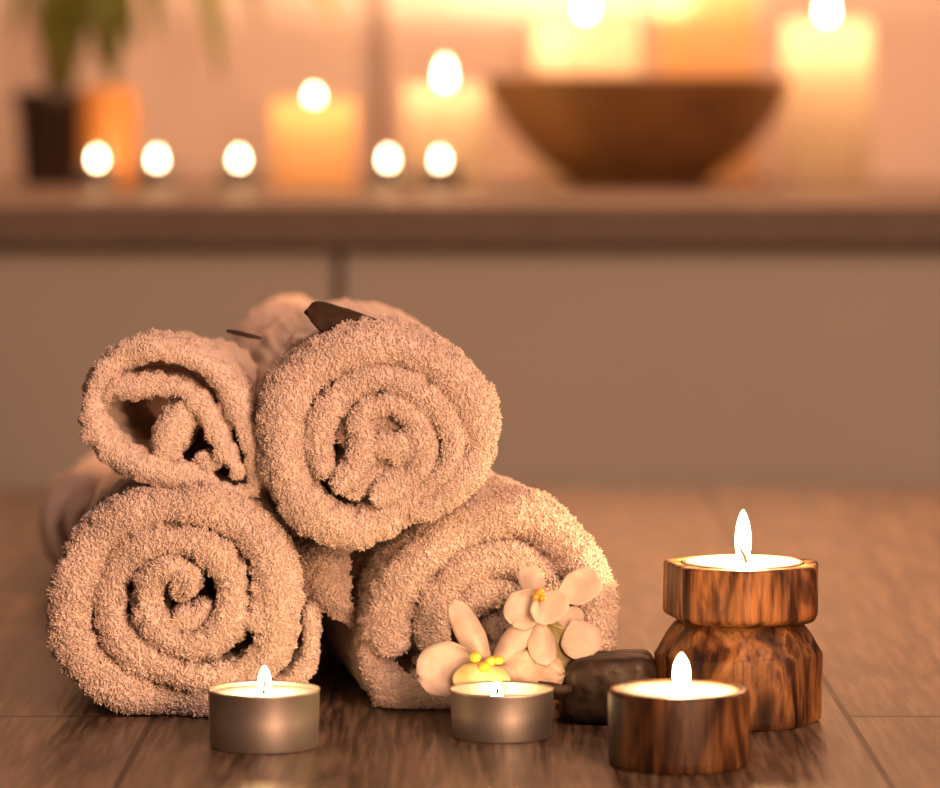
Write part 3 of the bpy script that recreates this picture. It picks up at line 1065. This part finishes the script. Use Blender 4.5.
sp_ = pet(f2, 'sepal', (552, 620), (571, 672), 26, D2 + .002, D2 - .000, M_SEPAL, nrm=(0.2, -1, 0.1), cup=0.4, seed=18)
sp_['label'] = 'dark green sepal'
for (bx, by, rr) in ((540, 592, 4.2), (536, 597, 3.4), (543, 598, 3.4)):
    th = child('throat', blob_mesh(P(bx, by, D2 - .003), rr * px1), M_ORA, f2)

# twig and chips between orchid and stone
tw = tube_mesh('twig', [P(528, 690, 1.352), P(540, 686, 1.350), P(552, 688, 1.348), P(563, 690, 1.347), P(571, 688, 1.348)], [0.0012, 0.0018, 0.0021, 0.0019, 0.0014])
tw = link('twig', tw, M_TWIG)
tag(tw, 'short dark twig poking out between the orchid and the stone', 'twig')


def chip(px, py, size, seed, label):
    r = random.Random(seed)
    bm = bmesh.new()
    bmesh.ops.create_icosphere(bm, subdivisions=2, radius=1)
    for v in bm.verts:
        k = 1 + r.uniform(-0.22, 0.22)
        v.co = Vector((v.co.x * size[0] * k, v.co.y * size[1] * k, v.co.z * size[2] * k))
    z0 = min(v.co.z for v in bm.verts)
    for v in bm.verts: v.co.z -= z0
    me = bpy.data.meshes.new('chip'); bm.to_mesh(me); bm.free()
    o = link('wood_chip', me, M_CHIP, smooth=False)
    b_ = base_at(px, py)
    o.location = (b_[0], b_[1], 0.0)
    tag(o, label, 'wood chip', 'wood chips by the stone')
    return o


chip(557, 719, (0.0030, 0.003, 0.0034), 3, 'small pale wood chip on the table against the left foot of the stone')

# dried leaf on the top roll
lf = petal_mesh(P(376, 321, 1.388), P(306, 310, 1.384), 0.0155, (0.05, -0.75, 0.7), cup=-0.7, tipcurl=0.12, seed=31, thick=0.0012, wob=0.04, shape=0.8)
lf = link('dried_leaf', lf, M_DRY)
tag(lf, 'dark brown curled dried leaf lying on the uppermost towel roll', 'dried leaf')
ts = tube_mesh('twig', [P(227, 331, 1.43), P(238, 333, 1.428), P(250, 336, 1.426), P(261, 338, 1.424)], [0.0006, 0.0010, 0.0009, 0.0006])
ts = link('twig', ts, M_TWIG)
tag(ts, 'thin brown twig lying on the small upper left towel roll', 'twig')


# ------------------------------------------------------------------ things on the back counter
def on_counter(px, d):
    return Vector(((px - 470) * d / F, d, CT))


GC = 'tealights on the back counter'
for px, d, lab in ((97, 3.40, 'blurred lit tealight on the back counter in front of the amber jar'),
                   (157, 3.40, 'blurred lit tealight on the back counter, second from the plant pot'),
                   (239, 3.40, 'blurred lit tealight on the back counter just left of the orange pillar candle'),
                   (388, 3.38, 'blurred lit tealight on the back counter between the two pillar candles left of the bowl'),
                   (440, 3.34, 'blurred lit tealight on the back counter in front of the bright cream pillar candle')):
    tealight(on_counter(px, d), 0.038, 0.0225, lab, GC, flame_h=0.014, flame_w=0.0075, power=0.10)


def pillar(px, d, width_px, top_y, well, label, m_, power, flame_h=0.024, flame_w=0.010, flame_sink=0.012):
    b_ = on_counter(px, d)
    s = F / d
    R = width_px / 2 / s
    H = EYE - (top_y - HZ) / s - CT
    t = root('pillar_candle', b_, label, 'pillar candle', 'pillar candles on the back counter')
    wl = R * 0.80
    link('wax', lathe_mesh('wax', [(R * 0.97, 0), (R, 0.002), (R, H - 0.004), (R * 0.97, H - 0.0005), (R * 0.92, H), (wl + 0.002, H - 0.001), (wl, H - 0.004),
                                   (wl * 0.96, H - well + 0.004), (wl * 0.8, H - well), (0.004, H - well)], 64), m_, t)
    z = H - well
    link('wick', tube_mesh('wick', [(0, 0, z - 0.002), (0, 0, H - flame_sink - 0.002), (0.001, 0, H - flame_sink + 0.006)], [0.001, 0.001, 0.0007]), M_WICK, t)
    f = link('flame', flame_mesh(flame_h, flame_w), M_FLAME, t)
    f.location = (0, 0, H - flame_sink)
    add_light(t, H - flame_sink + 0.003, power, 0.005, (1.0, 0.60, 0.34))
    return t


pillar(314, 3.55, 82, 100, 0.028, 'blurred orange pillar candle standing left of the wall seam', M_PILLAR_O, 1.1, flame_h=0.027, flame_sink=0.016)
pillar(445, 3.60, 80, 84, 0.030, 'blurred bright cream pillar candle just left of the wooden bowl', M_PILLAR, 3.6, flame_h=0.036, flame_sink=0.013)
pillar(586, 3.70, 104, 17, 0.060, 'blurred cream pillar candle behind the left half of the bowl', M_PILLAR, 5.0, flame_h=0.034, flame_sink=0.006)
pillar(706, 3.76, 96, -48, 0.070, 'tall blurred pillar candle behind the right half of the bowl', M_PILLAR_M, 2.2, flame_h=0.028)
pillar(827, 3.50, 88, 20, 0.050, 'blurred tall cream pillar candle right of the wooden bowl', M_PILLAR, 5.0, flame_h=0.034, flame_sink=0.008)

# bowl
bd = 3.52
s = F / bd
b_ = on_counter(638, bd)
Rr = 312 / 2 / s
HBw = EYE - (77 - HZ) / s - CT
prof = []
outer = [(0.40, 0.0), (0.43, 0.02), (0.44, 0.05), (0.47, 0.09), (0.60, 0.22), (0.74, 0.40), (0.86, 0.60), (0.95, 0.82), (0.995, 0.97), (0.99, 1.0)]
inner = [(0.955, 0.985), (0.91, 0.80), (0.82, 0.60), (0.69, 0.42), (0.54, 0.27), (0.35, 0.18), (0.05, 0.16)]
bw = link('bowl', lathe_mesh('bowl', [(r_ * Rr, z * HBw) for r_, z in outer + inner], 96), M_BOWL)
bw.location = b_
tag(bw, 'large blurred dark wooden bowl standing on the back counter', 'bowl')

# amber jar
jd = 3.52
s = F / jd
b_ = on_counter(108, jd)
R = 29 / s
H = EYE - (88 - HZ) / s - CT
jr = link('jar', lathe_mesh('jar', [(R * 0.8, 0), (R * 0.92, 0.003), (R, 0.02), (R, H - 0.012), (R * 0.93, H - 0.003), (R * 0.88, H), (R * 0.82, H - 0.001),
                                    (R * 0.88, H - 0.012), (R * 0.9, 0.02), (R * 0.6, 0.006)], 64), M_JAR)
jr.location = b_
tag(jr, 'blurred amber orange glazed jar beside the plant pot', 'jar')

# potted plant
pd = 3.66
s = F / pd
b_ = on_counter(54, pd)
pl = root('potted_plant', b_, 'blurred green plant with drooping leaves in a dark pot, counter left end', 'potted plant')
Rp = 39 / s
Hp = EYE - (90 - HZ) / s - CT
link('pot', lathe_mesh('pot', [(Rp * 0.74, 0), (Rp * 0.78, 0.002), (Rp * 0.93, Hp * 0.8), (Rp, Hp * 0.82), (Rp * 1.02, Hp), (Rp * 0.94, Hp),
                               (Rp * 0.88, Hp * 0.85), (Rp * 0.5, Hp * 0.84)], 56), M_POT, pl)
link('soil', lathe_mesh('soil', [(Rp * 0.88, Hp * 0.83), (Rp * 0.88, Hp * 0.86), (Rp * 0.5, Hp * 0.90), (0.002, Hp * 0.91)], 40), M_SOIL, pl)


def strap_leaf(pts, width, roll=0.0):
    pts = np.array([tuple(p) + (0.0,) for p in pts], float)
    # smooth in 3-D
    p = np.vstack([2 * pts[0] - pts[1], pts, 2 * pts[-1] - pts[-2]])
    out = []
    for i in range(1, len(p) - 2):
        for t in np.linspace(0, 1, 8, endpoint=False):
            p0, p1, p2, p3 = p[i - 1], p[i], p[i + 1], p[i + 2]
            out.append(0.5 * ((2 * p1) + (-p0 + p2) * t + (2 * p0 - 5 * p1 + 4 * p2 - p3) * t * t + (-p0 + 3 * p1 - 3 * p2 + p3) * t ** 3))
    out.append(p[-2])
    c = [Vector(o[:3]) for o in out]
    vs, fs = [], []
    n = len(c)
    for i in range(n):
        u = i / (n - 1)
        t = (c[min(i + 1, n - 1)] - c[max(i - 1, 0)]).normalized()
        side = t.cross(Vector((math.sin(roll), -math.cos(roll), 0.15)))
        side.normalize()
        up = side.cross(t)
        wd = width / 2 * max(0.05, math.sin(PI * min(1, 0.12 + 0.88 * u)) ** 0.7)
        for v, h in ((-1, 0.18), (-0.5, 0.03), (0, -0.05), (0.5, 0.03), (1, 0.18)):
            vs.append(c[i] + side * v * wd + up * h * wd)
        for v, h in ((1, 0.18), (0.5, 0.03), (0, -0.05), (-0.5, 0.03), (-1, 0.18)):
            vs.append(c[i] + side * v * wd + up * (h * wd - 0.0007))
    for i in range(n - 1):
        for k in range(10):
            k2 = (k + 1) % 10
            fs.append((i * 10 + k, i * 10 + k2, (i + 1) * 10 + k2, (i + 1) * 10 + k))
    fs.append(tuple(reversed(range(10)))); fs.append(tuple((n - 1) * 10 + k for k in range(10)))
    me = bpy.data.meshes.new('leaf')
    me.from_pydata(vs, [], fs)
    me.update()
    return me


def LP(px, py, dy=0.0):
    q = P(px, py, pd + dy) - b_
    return q


leafs = [([(60, 88), (70, 20), (86, -30), (100, 10), (104, 78)], 0.036, 0.0), ([(62, 88), (74, 0), (90, -40), (112, -10), (126, 40)], 0.024, -0.05),
         ([(60, 88), (90, -60), (150, -90), (200, -40), (222, 72)], 0.026, 0.03), ([(58, 88), (60, 30), (66, -40), (84, -30), (92, 55)], 0.034, 0.08),
         ([(60, 88), (110, -80), (200, -120), (290, -70), (340, 22)], 0.024, 0.06), ([(58, 88), (50, 20), (38, -40), (18, -30), (4, 30)], 0.020, -0.04),
         ([(58, 88), (64, 10), (120, -60), (140, -30), (148, 28)], 0.022, -0.10), ([(60, 88), (84, -10), (150, -70), (230, -60), (262, 20)], 0.018, -0.08)]
for pts, wd, dy in leafs:
    link('leaf', strap_leaf([LP(x + (9 if i > 1 and x < 160 else 0), y + (12 if i == 4 else 0), dy * i / 4) for i, (x, y) in enumerate(pts)], wd * 1.25), M_LEAF, pl)
for pts in ([(50, 92), (44, 50), (32, 12), (20, -30)], [(58, 92), (56, 40), (60, -10), (58, -40)]):
    link('stem', tube_mesh('stem', [LP(x, y, -0.01) for x, y in pts], [0.003, 0.003, 0.0025, 0.002]), M_STEM, pl)
